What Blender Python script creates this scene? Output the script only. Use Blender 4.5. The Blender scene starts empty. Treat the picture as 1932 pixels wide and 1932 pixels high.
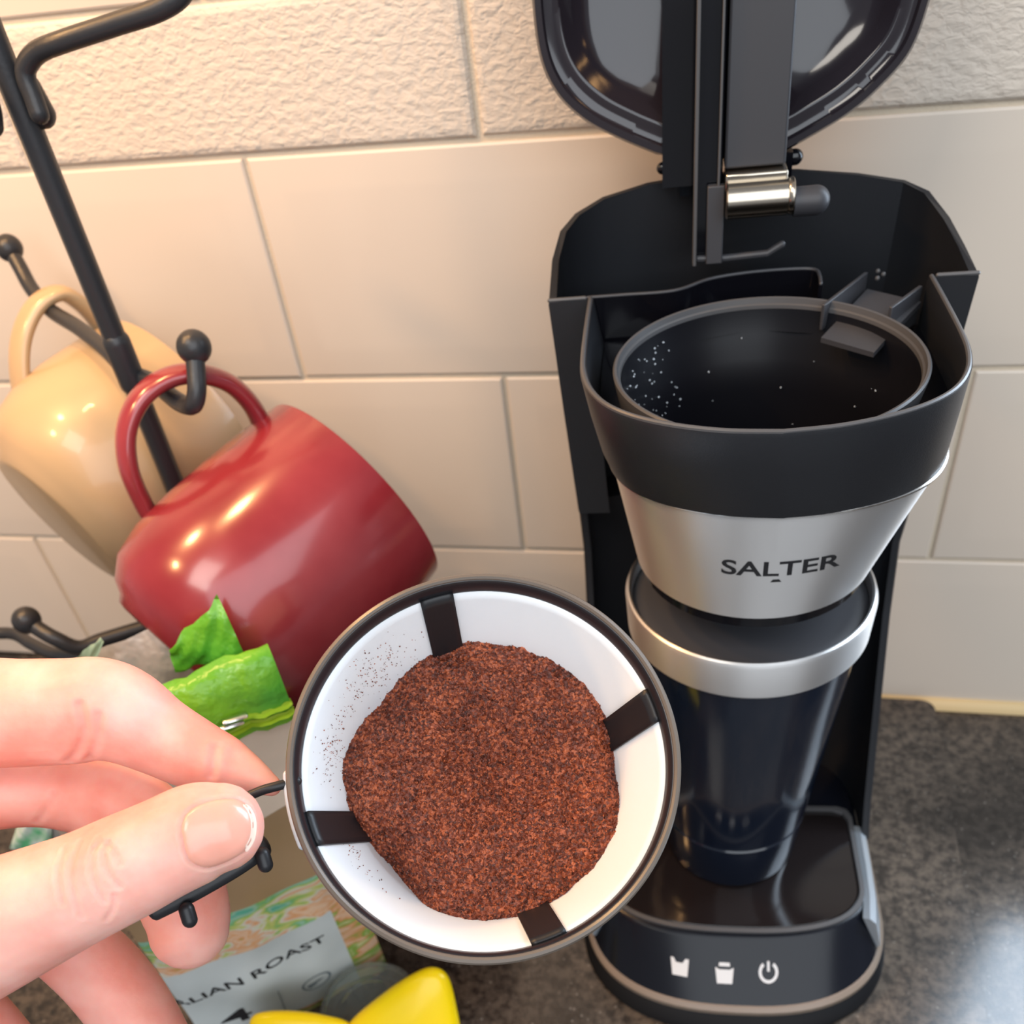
import bpy, bmesh, math, random
import numpy as np
from mathutils import Vector, Matrix, Euler
from mathutils.bvhtree import BVHTree
random.seed(7); rng = np.random.default_rng(7)
SC = bpy.context.scene
COL = SC.collection
PI = math.pi

# ---------------------------------------------------------------- camera, world, light, exposure
CAM = Vector((.1069, -.4132, .4037))
ROT = Euler((math.radians(46.43), math.radians(6.28), math.radians(11.06)), 'XYZ')
F_PX, PX, PY = 1803.6, 962.6, 1289.9
cam_d = bpy.data.cameras.new('camera'); cam = bpy.data.objects.new('camera', cam_d); COL.objects.link(cam)
cam.location = CAM; cam.rotation_euler = ROT
cam_d.sensor_width = 36; cam_d.lens = F_PX/1932*36
cam_d.shift_x = (966-PX)/1932; cam_d.shift_y = (PY-966)/1932
cam_d.clip_start = .01; cam_d.clip_end = 20
cam_d.dof.use_dof = True; cam_d.dof.focus_distance = .225; cam_d.dof.aperture_fstop = 20
SC.camera = cam
RM = ROT.to_matrix()

vs = SC.view_settings
vs.view_transform = 'Standard'; vs.look = 'None'; vs.gamma = 1; vs.use_curve_mapping = False
vs.exposure = 0.16

w = bpy.data.worlds.new('room_ambience'); SC.world = w; w.use_nodes = True
bg = w.node_tree.nodes['Background']; bg.inputs[0].default_value = (.88, .92, 1.0, 1); bg.inputs[1].default_value = .33

def area(name, loc, target, size, power, col, size_y=None):
    l = bpy.data.lights.new(name, 'AREA'); l.energy = power; l.color = col; l.size = size
    if size_y: l.shape = 'RECTANGLE'; l.size_y = size_y
    o = bpy.data.objects.new(name, l); COL.objects.link(o); o.location = loc
    d = Vector(target)-Vector(loc); o.rotation_euler = d.to_track_quat('-Z', 'Y').to_euler()
    return o
# daylight from the room window behind and to the right, warm lamps under the wall cabinet to the left
area('daylight_window', (.55, -1.25, 1.05), (.05, -.25, .15), 1.4, 16.5, (.88, .94, 1.0), 1.3)
area('room_ceiling_light', (-.25, -.70, 1.10), (.0, -.2, .1), .35, 3.6, (1.0, .93, .84))
area('window_daylight', (.535, .035, .46), (.535, -1.0, .44), .44, 8.5, (.70, .84, 1.0), .46)
for i, p in enumerate([(-.30, -.17, .62), (-.17, -.13, .66), (-.36, -.30, .60)]):
    l = bpy.data.lights.new('cabinet_spot', 'AREA'); l.shape = 'DISK'; l.size = .045; l.energy = 1.0; l.color = (1.0, .55, .22)
    o = bpy.data.objects.new('cabinet_spot', l); COL.objects.link(o); o.location = p

# ---------------------------------------------------------------- helpers
def at(x, y, d):
    """world point seen in the photograph at pixel (x, y), d metres in front of the lens"""
    return CAM + RM @ Vector(((x-PX)/F_PX*d, -(y-PY)/F_PX*d, -d))
def ray(x, y): return (RM @ Vector(((x-PX)/F_PX, -(y-PY)/F_PX, -1))).normalized()

def tag(o, label, cat, group=None, kind=None):
    o['label'] = label; o['category'] = cat
    if group: o['group'] = group
    if kind: o['kind'] = kind
    return o
def empty(name, loc=(0, 0, 0), rz=0, s=1, parent=None):
    o = bpy.data.objects.new(name, None); COL.objects.link(o); o.empty_display_size = .02
    o.location = loc; o.rotation_euler = (0, 0, rz); o.scale = (s, s, s)
    if parent: o.parent = parent
    return o
def mesh(name, V, Fc, mat, parent=None, smooth=True, ang=35, mi=None):
    me = bpy.data.meshes.new(name); me.from_pydata([tuple(v) for v in V], [], [tuple(f) for f in Fc])
    for m in (mat if isinstance(mat, (list, tuple)) else [mat]): me.materials.append(m)
    if mi is not None: me.polygons.foreach_set('material_index', mi)
    bm = bmesh.new(); bm.from_mesh(me); bmesh.ops.remove_doubles(bm, verts=bm.verts, dist=1e-7); bmesh.ops.recalc_face_normals(bm, faces=bm.faces); bm.to_mesh(me); bm.free()
    if smooth:
        me.polygons.foreach_set('use_smooth', [True]*len(me.polygons)); me.set_sharp_from_angle(angle=math.radians(ang))
    me.update()
    o = bpy.data.objects.new(name, me); COL.objects.link(o)
    if parent: o.parent = parent
    return o
def loft(rings, closed=True, cap0=False, cap1=False, wrap=False):
    V = []; Fc = []; n = len(rings[0])
    for r in rings: V += [tuple(p) for p in r]
    m = len(rings)
    for i in range(m if wrap else m-1):
        j2 = (i+1) % m
        for k in range(n if closed else n-1):
            a = i*n+k; b = i*n+(k+1) % n; Fc.append((a, b, j2*n+(k+1) % n, j2*n+k))
    if cap0: Fc.append(tuple(reversed(range(n))))
    if cap1: Fc.append(tuple((m-1)*n+k for k in range(n)))
    return V, Fc
def lathe(prof, n=96, c=(0, 0), wrap=False):
    rings = [[(c[0]+r*math.cos(2*PI*k/n), c[1]+r*math.sin(2*PI*k/n), z) for k in range(n)] for r, z in prof]
    return loft(rings, True, (not wrap) and prof[0][0] > 1e-6 and False, False, wrap)
def join(*parts):
    V = []; Fc = []
    for v, f in parts:
        o = len(V); V += list(v); Fc += [tuple(i+o for i in q) for q in f]
    return V, Fc
def boxg(x0, x1, y0, y1, z0, z1):
    V = [(x, y, z) for x in (x0, x1) for y in (y0, y1) for z in (z0, z1)]
    return V, [(0, 1, 3, 2), (4, 6, 7, 5), (0, 4, 5, 1), (2, 3, 7, 6), (0, 2, 6, 4), (1, 5, 7, 3)]
def bevel(o, w_, seg=2):
    m = o.modifiers.new('bevel', 'BEVEL'); m.width = w_; m.segments = seg; m.limit_method = 'ANGLE'; m.angle_limit = math.radians(40); return o
def catmull(pts, n, closed=False):
    P = np.array(pts, float); m = len(P); out = []
    seg = m if closed else m-1
    for i in range(seg):
        if closed: a, b, c_, d = P[(i-1) % m], P[i], P[(i+1) % m], P[(i+2) % m]
        else: a, b, c_, d = P[max(i-1, 0)], P[i], P[i+1], P[min(i+2, m-1)]
        for k in range(n):
            t = k/n; out.append(.5*((2*b)+(-a+c_)*t+(2*a-5*b+4*c_-d)*t*t+(-a+3*b-3*c_+d)*t**3))
    if not closed: out.append(P[-1])
    return np.array(out)
def tube(path, rad, n=14, flat=None, up=None, capped=True):
    """path Nx3; rad scalar or N list; flat = ratio of the second radius; domed ends"""
    P = np.array(path, float); N = len(P); rad = np.full(N, rad) if np.isscalar(rad) else np.array(rad, float)
    T = np.gradient(P, axis=0); T /= np.linalg.norm(T, axis=1)[:, None]
    u = np.array(up, float) if up is not None else np.array([0.3, .2, .93])
    rings = []; prev = None
    for i in range(N):
        if up is not None: s = np.cross(T[i], u)
        elif prev is None: s = np.cross(T[i], u)
        else: s = prev-T[i]*prev.dot(T[i])
        s /= np.linalg.norm(s); prev = s; q = np.cross(s, T[i])
        fl = 1 if flat is None else (flat if np.isscalar(flat) else flat[i])
        rings.append((P[i], s, q, rad[i], fl))
    R = []
    def ring(c, s, q, r, fl): return [tuple(c+s*r*math.cos(2*PI*k/n)+q*r*fl*math.sin(2*PI*k/n)) for k in range(n)]
    if capped:
        c, s, q, r, fl = rings[0]
        for a in (80, 60, 35, 15): R.append(ring(c-T[0]*r*min(fl, 1)*math.sin(math.radians(a)), s, q, r*math.cos(math.radians(a)), fl))
    for x in rings: R.append(ring(*x))
    if capped:
        c, s, q, r, fl = rings[-1]
        for a in (15, 35, 60, 80): R.append(ring(c+T[-1]*r*min(fl, 1)*math.sin(math.radians(a)), s, q, r*math.cos(math.radians(a)), fl))
    return loft(R, True, True, True)
def sphere(c, r, n=16, m=10):
    prof = [[(c[0]+r*math.sin(PI*i/m)*math.cos(2*PI*k/n), c[1]+r*math.sin(PI*i/m)*math.sin(2*PI*k/n), c[2]+r*math.cos(PI*i/m)) for k in range(n)] for i in range(m+1)]
    return loft(prof)
def bvh_of(o):
    dg = bpy.context.evaluated_depsgraph_get(); ev = o.evaluated_get(dg); me = ev.to_mesh()
    b = BVHTree.FromPolygons([v.co.copy() for v in me.vertices], [tuple(p.vertices) for p in me.polygons]); ev.to_mesh_clear(); return b
def text_geo(s, size=1.0, extrude=0.0, res=4, bold=0.0):
    cu = bpy.data.curves.new('t', 'FONT'); cu.body = s; cu.size = size; cu.extrude = extrude; cu.resolution_u = res; cu.offset = bold
    o = bpy.data.objects.new('t', cu); COL.objects.link(o)
    dg = bpy.context.evaluated_depsgraph_get(); me = bpy.data.meshes.new_from_object(o.evaluated_get(dg))
    V = np.array([v.co[:] for v in me.vertices]); Fc = [tuple(p.vertices) for p in me.polygons]
    bpy.data.objects.remove(o); bpy.data.curves.remove(cu); bpy.data.meshes.remove(me)
    return V, Fc

# ---------------------------------------------------------------- materials
def newmat(name):
    m = bpy.data.materials.new(name); m.use_nodes = True; return m, m.node_tree.nodes, m.node_tree.links, m.node_tree.nodes['Principled BSDF']
def mat(name, col, rough=.5, metal=0, spec=.5, coat=0, coat_r=.05, bump=None, var=None, sss=None, trans=0, ior=1.45, alpha=1, aniso=0, rvar=None):
    m, N, L, b = newmat(name)
    b.inputs['Base Color'].default_value = (*col, 1); b.inputs['Roughness'].default_value = rough; b.inputs['Metallic'].default_value = metal
    b.inputs['Specular IOR Level'].default_value = spec; b.inputs['Coat Weight'].default_value = coat; b.inputs['Coat Roughness'].default_value = coat_r
    b.inputs['Transmission Weight'].default_value = trans; b.inputs['IOR'].default_value = ior; b.inputs['Alpha'].default_value = alpha
    b.inputs['Anisotropic'].default_value = aniso
    if sss: b.inputs['Subsurface Weight'].default_value = sss[0]; b.inputs['Subsurface Radius'].default_value = sss[1]; b.inputs['Subsurface Scale'].default_value = sss[2]
    tc = N.new('ShaderNodeTexCoord')
    if var:  # (scale, colour2, detail)
        n = N.new('ShaderNodeTexNoise'); n.inputs['Scale'].default_value = var[0]; n.inputs['Detail'].default_value = var[2]; L.new(tc.outputs['Object'], n.inputs['Vector'])
        r = N.new('ShaderNodeValToRGB'); r.color_ramp.elements[0].position = .35; r.color_ramp.elements[1].position = .65
        r.color_ramp.elements[0].color = (*col, 1); r.color_ramp.elements[1].color = (*var[1], 1)
        L.new(n.outputs['Fac'], r.inputs['Fac']); L.new(r.outputs['Color'], b.inputs['Base Color'])
    if bump:  # (scale, strength, detail, distance)
        n = N.new('ShaderNodeTexNoise'); n.inputs['Scale'].default_value = bump[0]; n.inputs['Detail'].default_value = bump[2]; L.new(tc.outputs['Object'], n.inputs['Vector'])
        bp = N.new('ShaderNodeBump'); bp.inputs['Strength'].default_value = bump[1]; bp.inputs['Distance'].default_value = bump[3]
        L.new(n.outputs['Fac'], bp.inputs['Height']); L.new(bp.outputs['Normal'], b.inputs['Normal'])
    if rvar:
        n = N.new('ShaderNodeTexNoise'); n.inputs['Scale'].default_value = rvar[0]; n.inputs['Detail'].default_value = 3; L.new(tc.outputs['Object'], n.inputs['Vector'])
        mr = N.new('ShaderNodeMapRange'); mr.inputs['To Min'].default_value = rvar[1]; mr.inputs['To Max'].default_value = rvar[2]
        L.new(n.outputs['Fac'], mr.inputs['Value']); L.new(mr.outputs['Result'], b.inputs['Roughness'])
    return m
M = {}
M['tile'] = mat('cream_glazed_tile', (.70, .61, .515), .36, bump=(9, .15, 2, .004), spec=.4, rvar=(8, .28, .42))
M['grout'] = mat('cream_grout', (.62, .53, .41), .8, bump=(900, .4, 2, .001))
M['sealant'] = mat('yellowed_sealant', (.70, .52, .27), .5)
M['plastic'] = mat('black_satin_plastic', (.013, .014, .017), .38, bump=(2.2, .05, 2, .05))
M['gloss'] = mat('black_gloss_plastic', (.004, .004, .006), .10)
M['lidgloss'] = mat('smoky_gloss_plastic', (.018, .014, .018), .12, coat=.3)
M['gray'] = mat('dark_grey_plastic', (.040, .040, .045), .45)
M['edge'] = mat('grey_edge_plastic', (.075, .073, .075), .38)  # paler grey than the body plastic, for rims and edge beads
M['rubber'] = mat('black_rubber', (.006, .006, .007), .6, spec=.25)
M['steel'] = mat('brushed_steel', (.74, .73, .72), .30, metal=1, aniso=.6)
def brushed(m, rough, an):
    N, L = m.node_tree.nodes, m.node_tree.links; t = N.new('ShaderNodeTangent'); t.direction_type = 'RADIAL'; t.axis = 'Z'; b = N['Principled BSDF']
    L.new(t.outputs[0], b.inputs['Tangent']); b.inputs['Roughness'].default_value = rough; b.inputs['Anisotropic'].default_value = an; b.inputs['Anisotropic Rotation'].default_value = .25
    tc = N.new('ShaderNodeTexCoord'); mp = N.new('ShaderNodeMapping'); mp.inputs['Scale'].default_value = (.15, .15, 9)
    n = N.new('ShaderNodeTexNoise'); n.inputs['Scale'].default_value = 1.0; n.inputs['Detail'].default_value = 2
    bp = N.new('ShaderNodeBump'); bp.inputs['Strength'].default_value = .05; bp.inputs['Distance'].default_value = .2
    L.new(tc.outputs['Object'], mp.inputs['Vector']); L.new(mp.outputs['Vector'], n.inputs['Vector']); L.new(n.outputs['Fac'], bp.inputs['Height']); L.new(bp.outputs['Normal'], b.inputs['Normal'])
brushed(M['steel'], .40, .8)
M['chrome'] = mat('bright_steel', (.72, .71, .69), .16, metal=1)
M['brass'] = mat('warm_polished_steel', (.50, .44, .36), .22, metal=1)
M['navy'] = mat('navy_black_lacquer', (.004, .008, .018), .14, coat=.3, coat_r=.06)
M['ink'] = mat('black_print', (.012, .012, .014), .5)
M['white_ink'] = mat('white_print', (.62, .62, .62), .5)
M['metalblack'] = mat('black_powder_coated_iron', (.026, .027, .030), .36, bump=(700, .15, 2, .0004))
M['red'] = mat('dark_red_glaze', (.22, .014, .020), .20, coat=.5, coat_r=.12, var=(22, (.30, .035, .040), 4), rvar=(40, .15, .32))
M['cream'] = mat('cream_glaze', (.52, .36, .20), .32, coat=.25, var=(14, (.45, .31, .17), 2))
M['white_mesh'] = mat('white_filter_mesh', (.86, .88, .90), .7, bump=(5, .05, 2, .3))
M['ribp'] = mat('black_filter_rib', (.012, .012, .014), .42)
M['rim'] = mat('rim_plastic_painted_sheen', (.13, .105, .085), .28)  # black plastic; tan reflection of warm surroundings put into the base colour
M['skin'] = None
M['yellow'] = mat('glossy_yellow_plastic', (.93, .66, .0), .28, sss=(.25, (.8, .5, .05), .004))
M['clear'] = mat('clear_plastic', (.88, .93, .88), .10, trans=.93, ior=1.18)
M['foil'] = mat('silver_grey_foil', (.36, .33, .31), .42, metal=.25, bump=(60, .5, 3, .006))
M['green'] = mat('bright_green_foil', (.085, .36, .030), .28, var=(35, (.22, .50, .02), 2), bump=(90, .6, 3, .004))
M['beige'] = mat('beige_pouch_film', (.76, .63, .50), .35, bump=(70, .3, 2, .003))
M['tan'] = mat('tan_pouch_film', (.36, .235, .125), .4, bump=(60, .25, 2, .003))
M['label'] = mat('pale_grey_label', (.60, .64, .63), .45, var=(28, (.50, .54, .53), 2))
M['tie'] = mat('yellow_green_tie', (.36, .55, .03), .3)
M['greyprint'] = mat('grey_print', (.16, .20, .22), .5)

def granite():
    m, N, L, b = newmat('dark_speckled_granite')
    tc = N.new('ShaderNodeTexCoord')
    n1 = N.new('ShaderNodeTexNoise'); n1.inputs['Scale'].default_value = 14; n1.inputs['Detail'].default_value = 4
    n2 = N.new('ShaderNodeTexNoise'); n2.inputs['Scale'].default_value = 190; n2.inputs['Detail'].default_value = 5; n2.inputs['Roughness'].default_value = .7
    v = N.new('ShaderNodeTexVoronoi'); v.inputs['Scale'].default_value = 210
    for n in (n1, n2, v): L.new(tc.outputs['Object'], n.inputs['Vector'])
    r1 = N.new('ShaderNodeValToRGB'); e = r1.color_ramp.elements
    e[0].position = .38; e[0].color = (.020, .017, .015, 1); e[1].position = .66; e[1].color = (.085, .068, .054, 1)
    r2 = N.new('ShaderNodeValToRGB'); e = r2.color_ramp.elements
    e[0].position = .40; e[0].color = (.35, .35, .37, 1); e[1].position = .60; e[1].color = (1.5, 1.45, 1.4, 1)
    mx = N.new('ShaderNodeMix'); mx.data_type = 'RGBA'; mx.blend_type = 'MULTIPLY'; mx.inputs['Factor'].default_value = 1
    L.new(n1.outputs['Fac'], r1.inputs['Fac']); L.new(n2.outputs['Fac'], r2.inputs['Fac'])
    L.new(r1.outputs['Color'], mx.inputs['A']); L.new(r2.outputs['Color'], mx.inputs['B'])
    r3 = N.new('ShaderNodeValToRGB'); e = r3.color_ramp.elements; e[0].position = .0; e[0].color = (1, 1, 1, 1); e[1].position = .16; e[1].color = (0, 0, 0, 1)
    L.new(v.outputs['Distance'], r3.inputs['Fac'])
    n4 = N.new('ShaderNodeTexNoise'); n4.inputs['Scale'].default_value = 70; L.new(tc.outputs['Object'], n4.inputs['Vector'])
    mu = N.new('ShaderNodeMath'); mu.operation = 'MULTIPLY'; L.new(r3.outputs['Color'], mu.inputs[0]); L.new(n4.outputs['Fac'], mu.inputs[1])
    mx2 = N.new('ShaderNodeMix'); mx2.data_type = 'RGBA'; mx2.inputs['B'].default_value = (.30, .27, .24, 1)
    L.new(mu.outputs[0], mx2.inputs['Factor']); L.new(mx.outputs['Result'], mx2.inputs['A']); L.new(mx2.outputs['Result'], b.inputs['Base Color'])
    b.inputs['Roughness'].default_value = .17; b.inputs['Specular IOR Level'].default_value = .6
    return m
M['granite'] = granite()

def plaster():
    m, N, L, b = newmat('rough_cream_relief_tile')
    b.inputs['Base Color'].default_value = (.67, .59, .50, 1); b.inputs['Roughness'].default_value = .6
    tc = N.new('ShaderNodeTexCoord'); mp = N.new('ShaderNodeMapping'); mp.inputs['Scale'].default_value = (1, 1, 1.7); L.new(tc.outputs['Object'], mp.inputs['Vector'])
    n = N.new('ShaderNodeTexNoise'); n.inputs['Scale'].default_value = 230; n.inputs['Detail'].default_value = 3; n.inputs['Roughness'].default_value = .5; n.inputs['Distortion'].default_value = .5
    L.new(mp.outputs['Vector'], n.inputs['Vector'])
    bp = N.new('ShaderNodeBump'); bp.inputs['Strength'].default_value = .5; bp.inputs['Distance'].default_value = .0024
    L.new(n.outputs['Fac'], bp.inputs['Height']); L.new(bp.outputs['Normal'], b.inputs['Normal'])
    return m
M['plaster'] = plaster()

def skin():
    m, N, L, b = newmat('fair_skin')
    tc = N.new('ShaderNodeTexCoord')
    n = N.new('ShaderNodeTexNoise'); n.inputs['Scale'].default_value = 55; n.inputs['Detail'].default_value = 4; L.new(tc.outputs['Object'], n.inputs['Vector'])
    r = N.new('ShaderNodeValToRGB'); e = r.color_ramp.elements
    e[0].position = .35; e[0].color = (.80, .32, .25, 1); e[1].position = .65; e[1].color = (.89, .49, .41, 1)
    L.new(n.outputs['Fac'], r.inputs['Fac']); L.new(r.outputs['Color'], b.inputs['Base Color'])
    b.inputs['Roughness'].default_value = .45; b.inputs['Specular IOR Level'].default_value = .35
    b.inputs['Subsurface Weight'].default_value = .55; b.inputs['Subsurface Radius'].default_value = (1, .28, .16); b.inputs['Subsurface Scale'].default_value = .008
    n2 = N.new('ShaderNodeTexNoise'); n2.inputs['Scale'].default_value = 900; n2.inputs['Detail'].default_value = 3; L.new(tc.outputs['Object'], n2.inputs['Vector'])
    bp = N.new('ShaderNodeBump'); bp.inputs['Strength'].default_value = .12; bp.inputs['Distance'].default_value = .0004
    L.new(n2.outputs['Fac'], bp.inputs['Height']); L.new(bp.outputs['Normal'], b.inputs['Normal'])
    return m
M['skin'] = skin()
M['nail'] = mat('pink_nail', (.80, .37, .28), .25, sss=(.4, (1, .3, .2), .003), coat=.2)
M['nailtip'] = mat('pale_nail_tip', (.90, .66, .54), .3)

def coffee():
    m, N, L, b = newmat('ground_coffee')
    tc = N.new('ShaderNodeTexCoord')
    v = N.new('ShaderNodeTexVoronoi'); v.inputs['Scale'].default_value = 1.5; L.new(tc.outputs['Object'], v.inputs['Vector'])
    n = N.new('ShaderNodeTexNoise'); n.inputs['Scale'].default_value = .12; n.inputs['Detail'].default_value = 3; L.new(tc.outputs['Object'], n.inputs['Vector'])
    sx = N.new('ShaderNodeSeparateColor'); L.new(v.outputs['Color'], sx.inputs['Color'])
    r = N.new('ShaderNodeValToRGB'); e = r.color_ramp.elements
    e[0].position = 0; e[0].color = (.05, .010, .005, 1); e[1].position = 1; e[1].color = (.46, .115, .042, 1)
    x = e.new(.6); x.color = (.19, .036, .013, 1)
    ad = N.new('ShaderNodeMath'); ad.operation = 'MULTIPLY_ADD'; ad.inputs[1].default_value = .9
    sb = N.new('ShaderNodeMath'); sb.operation = 'MULTIPLY_ADD'; sb.inputs[1].default_value = .7; sb.inputs[2].default_value = -.28
    L.new(n.outputs['Fac'], sb.inputs[0]); L.new(sx.outputs['Red'], ad.inputs[0]); L.new(sb.outputs[0], ad.inputs[2])
    L.new(ad.outputs[0], r.inputs['Fac']); L.new(r.outputs['Color'], b.inputs['Base Color'])
    b.inputs['Roughness'].default_value = .55; b.inputs['Specular IOR Level'].default_value = .5
    return m
M['coffee'] = coffee()

def artmat(z0, z1):
    """painted landscape printed on the bag: green hills above an ochre and pink field"""
    m, N, L, b = newmat('painted_landscape_print')
    tc = N.new('ShaderNodeTexCoord'); mp = N.new('ShaderNodeMapping'); mp.inputs['Scale'].default_value = (1, 1, 2.4); L.new(tc.outputs['Object'], mp.inputs['Vector'])
    n = N.new('ShaderNodeTexNoise'); n.inputs['Scale'].default_value = 60; n.inputs['Detail'].default_value = 2.5; n.inputs['Distortion'].default_value = .5; L.new(mp.outputs['Vector'], n.inputs['Vector'])
    sp = N.new('ShaderNodeSeparateXYZ'); L.new(tc.outputs['Object'], sp.inputs['Vector'])
    mr = N.new('ShaderNodeMapRange'); mr.inputs['From Min'].default_value = z0; mr.inputs['From Max'].default_value = z1; mr.inputs['To Min'].default_value = -.16; mr.inputs['To Max'].default_value = .22
    L.new(sp.outputs['Z'], mr.inputs['Value'])
    ad = N.new('ShaderNodeMath'); ad.operation = 'ADD'; L.new(n.outputs['Fac'], ad.inputs[0]); L.new(mr.outputs['Result'], ad.inputs[1])
    r = N.new('ShaderNodeValToRGB'); cr = r.color_ramp; cr.elements[0].position = .26; cr.elements[0].color = (.62, .55, .28, 1)
    cr.elements[1].position = .80; cr.elements[1].color = (.10, .40, .28, 1)
    for p, c in [(.33, (.18, .36, .05)), (.39, (.66, .30, .13)), (.45, (.72, .50, .34)), (.50, (.68, .33, .15)), (.56, (.62, .60, .52)), (.62, (.50, .52, .14)), (.68, (.15, .42, .14)), (.74, (.30, .50, .36))]:
        q = cr.elements.new(p); q.color = (*c, 1)
    L.new(ad.outputs[0], r.inputs['Fac']); L.new(r.outputs['Color'], b.inputs['Base Color']); b.inputs['Roughness'].default_value = .38
    return m

# ---------------------------------------------------------------- setting: wall, tiles, counter
wall = mesh('wall_back', *boxg(-1.0, .286, .0012, .08, -.05, 1.3), M['grout'], smooth=False); wall['kind'] = 'structure'
wall2 = mesh('wall_right', *join(boxg(.286, 1.1, .0012, .08, -.05, .2), boxg(.286, 1.1, .0012, .08, .72, 1.3), boxg(.782, 1.1, .0012, .08, .2, .72)), M['grout'], smooth=False); wall2['kind'] = 'structure'
win = empty('window_1', (.534, .04, .46)); win['kind'] = 'structure'
for q in ((-.2475, .2475, -.26, -.235), (-.2475, .2475, .235, .26), (-.2475, -.222, -.235, .235), (.222, .2475, -.235, .235)):
    bevel(mesh('window_frame', *boxg(q[0], q[1], -.03, .01, q[2], q[3]), mat('white_window_frame', (.8, .8, .8), .4), win), .002)
tile_cache = {}
def tile(x0, x1, z0, z1, m, relief=False):
    g = .0011; key = (round(x1-x0, 4), round(z1-z0, 4), m.name)
    if key not in tile_cache:
        W, H = (x1-x0)/2-g, (z1-z0)/2-g
        prof = [(0, .004), (0, .0004), (.0009, -.0002), (.0125, -.0013), (.0145, -.0014)] if not relief else [(0, .004), (0, .0006), (.0012, -.0006), (.003, -.0010)]
        rings = []
        for ins, y in prof:
            a, c = W-ins, H-ins; rings.append([(-a, y, -c), (a, y, -c), (a, y, c), (-a, y, c)])
        V, Fc = loft(rings, True, True, True)
        o = mesh('tile', V, Fc, m, wall, smooth=True, ang=8); tile_cache[key] = o.data
    else:
        o = bpy.data.objects.new('tile', tile_cache[key]); COL.objects.link(o); o.parent = wall
    o.location = ((x0+x1)/2, 0, (z0+z1)/2)
    jit = rng.normal(0, .0035, 2); o.rotation_euler = (jit[0], 0, jit[1])
zrows = [(0, .1, -.101, M['tile'], False), (.1, .2, 0, M['tile'], False), (.2, .3, -.101, M['tile'], False), (.3, .354, .002, M['plaster'], True), (.354, .454, -.101, M['tile'], False), (.454, .554, .002, M['tile'], False)]
for z0, z1, xo, m, rel in zrows:
    for k in range(-3, 4):
        a = xo+k*.2053
        if a+.1 > .29 and z1 > .2: continue
        tile(a, min(a+.2053, .284) if z1 > .2 else a+.2053, z0, z1, m, rel)
floor_ = mesh('counter_top', *boxg(-1.0, 1.1, -.62, .006, -.035, 0), M['granite'], smooth=False); bevel(floor_, .003); floor_['kind'] = 'structure'
floor_.name = 'floor'; floor_['label'] = 'dark speckled granite kitchen worktop'
seal = mesh('trim_1', *loft([[(x, .001, -.001), (x, -.0055, -.0005), (x, -.005, .0015), (x, -.0035, .0045), (x, -.001, .006), (x, .001, .006)] for x in (-.15, .2, 1.0)], True, True, True), M['sealant'])
seal['kind'] = 'structure'; seal['label'] = 'yellowed sealant bead where worktop meets tiles'
# granite worktop saver
def rrect(x0, x1, y0, y1, r, n=6):
    out = []
    for cx, cy, a0 in ((x1-r, y1-r, 0), (x0+r, y1-r, 90), (x0+r, y0+r, 180), (x1-r, y0+r, 270)):
        for k in range(n+1):
            a = math.radians(a0+90*k/n); out.append((cx+r*math.cos(a), cy+r*math.sin(a)))
    return out
sl = rrect(-.010, .2235, -.345, -.007, .007)
slab = mesh('worktop_saver', *loft([[(x, y, z) for x, y in [(.1068+(a-.1068)*s, -.176+(b-.176*-1)*s) for a, b in sl]] for s, z in ((.996, 0), (1, .0012), (1, .0088), (.996, .0100))], True, True, True), M['granite'], ang=50)
tag(slab, 'dark speckled granite board lying under the coffee machine', 'board')

# ---------------------------------------------------------------- coffee machine (local units: mm)
S = .975*.001; MO = Vector((.1158, -.1397, .0101)); MR = math.radians(4.7)
mac = empty('coffee_machine', MO, MR, S)
tag(mac, 'black single-cup drip coffee machine with open lid and steel funnel, standing on the granite board', 'coffee machine')
def resample(P, n, closed=False):
    P = np.array(P, float); Q = np.vstack([P, P[:1]]) if closed else P
    d = np.r_[0, np.cumsum(np.linalg.norm(np.diff(Q, axis=0), axis=1))]
    t = np.linspace(0, d[-1], n, endpoint=not closed)
    return np.stack([np.interp(t, d, Q[:, i]) for i in range(Q.shape[1])], 1)
def offset_in(P, d, closed=False):
    P = np.array(P, float)[:, :2]; n = len(P)
    T = (np.roll(P, -1, 0)-np.roll(P, 1, 0)) if closed else np.gradient(P, axis=0)
    T /= np.linalg.norm(T, axis=1)[:, None]; return P+np.stack([-T[:, 1], T[:, 0]], 1)*d

# base
def base_ring(hw, fr, z, vs_=-20, n=2.5, back=84, N_=41):
    pts = [(hw-6, back), (hw-1.8, back-1.8), (hw, back-6)]
    for k in range(N_):
        a = PI*k/(N_-1); c, s = math.cos(a), math.sin(a)
        pts.append((math.copysign(abs(c)**(2/n), c)*hw, vs_-(abs(s)**(2/n))*(vs_-fr)*1.0))
    pts += [(-hw, back-6), (-hw+1.8, back-1.8), (-hw+6, back)]
    return [(x, v, z) for x, v in pts]
mesh('base', *loft([base_ring(68, -77.5, 0), base_ring(69, -79, 1.2), base_ring(68.6, -78, 4.0), base_ring(66.8, -73.5, 7.6)], True, True, True), M['rubber'], mac)
mesh('trim_band', *loft([base_ring(66.3, -72.6, 7.5), base_ring(67.3, -74.2, 8.2), base_ring(67.3, -74.2, 10.6), base_ring(66, -72.5, 11.8)], True, True, True), mat('warm_grey_trim', (.20, .155, .12), .35), mac)
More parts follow.
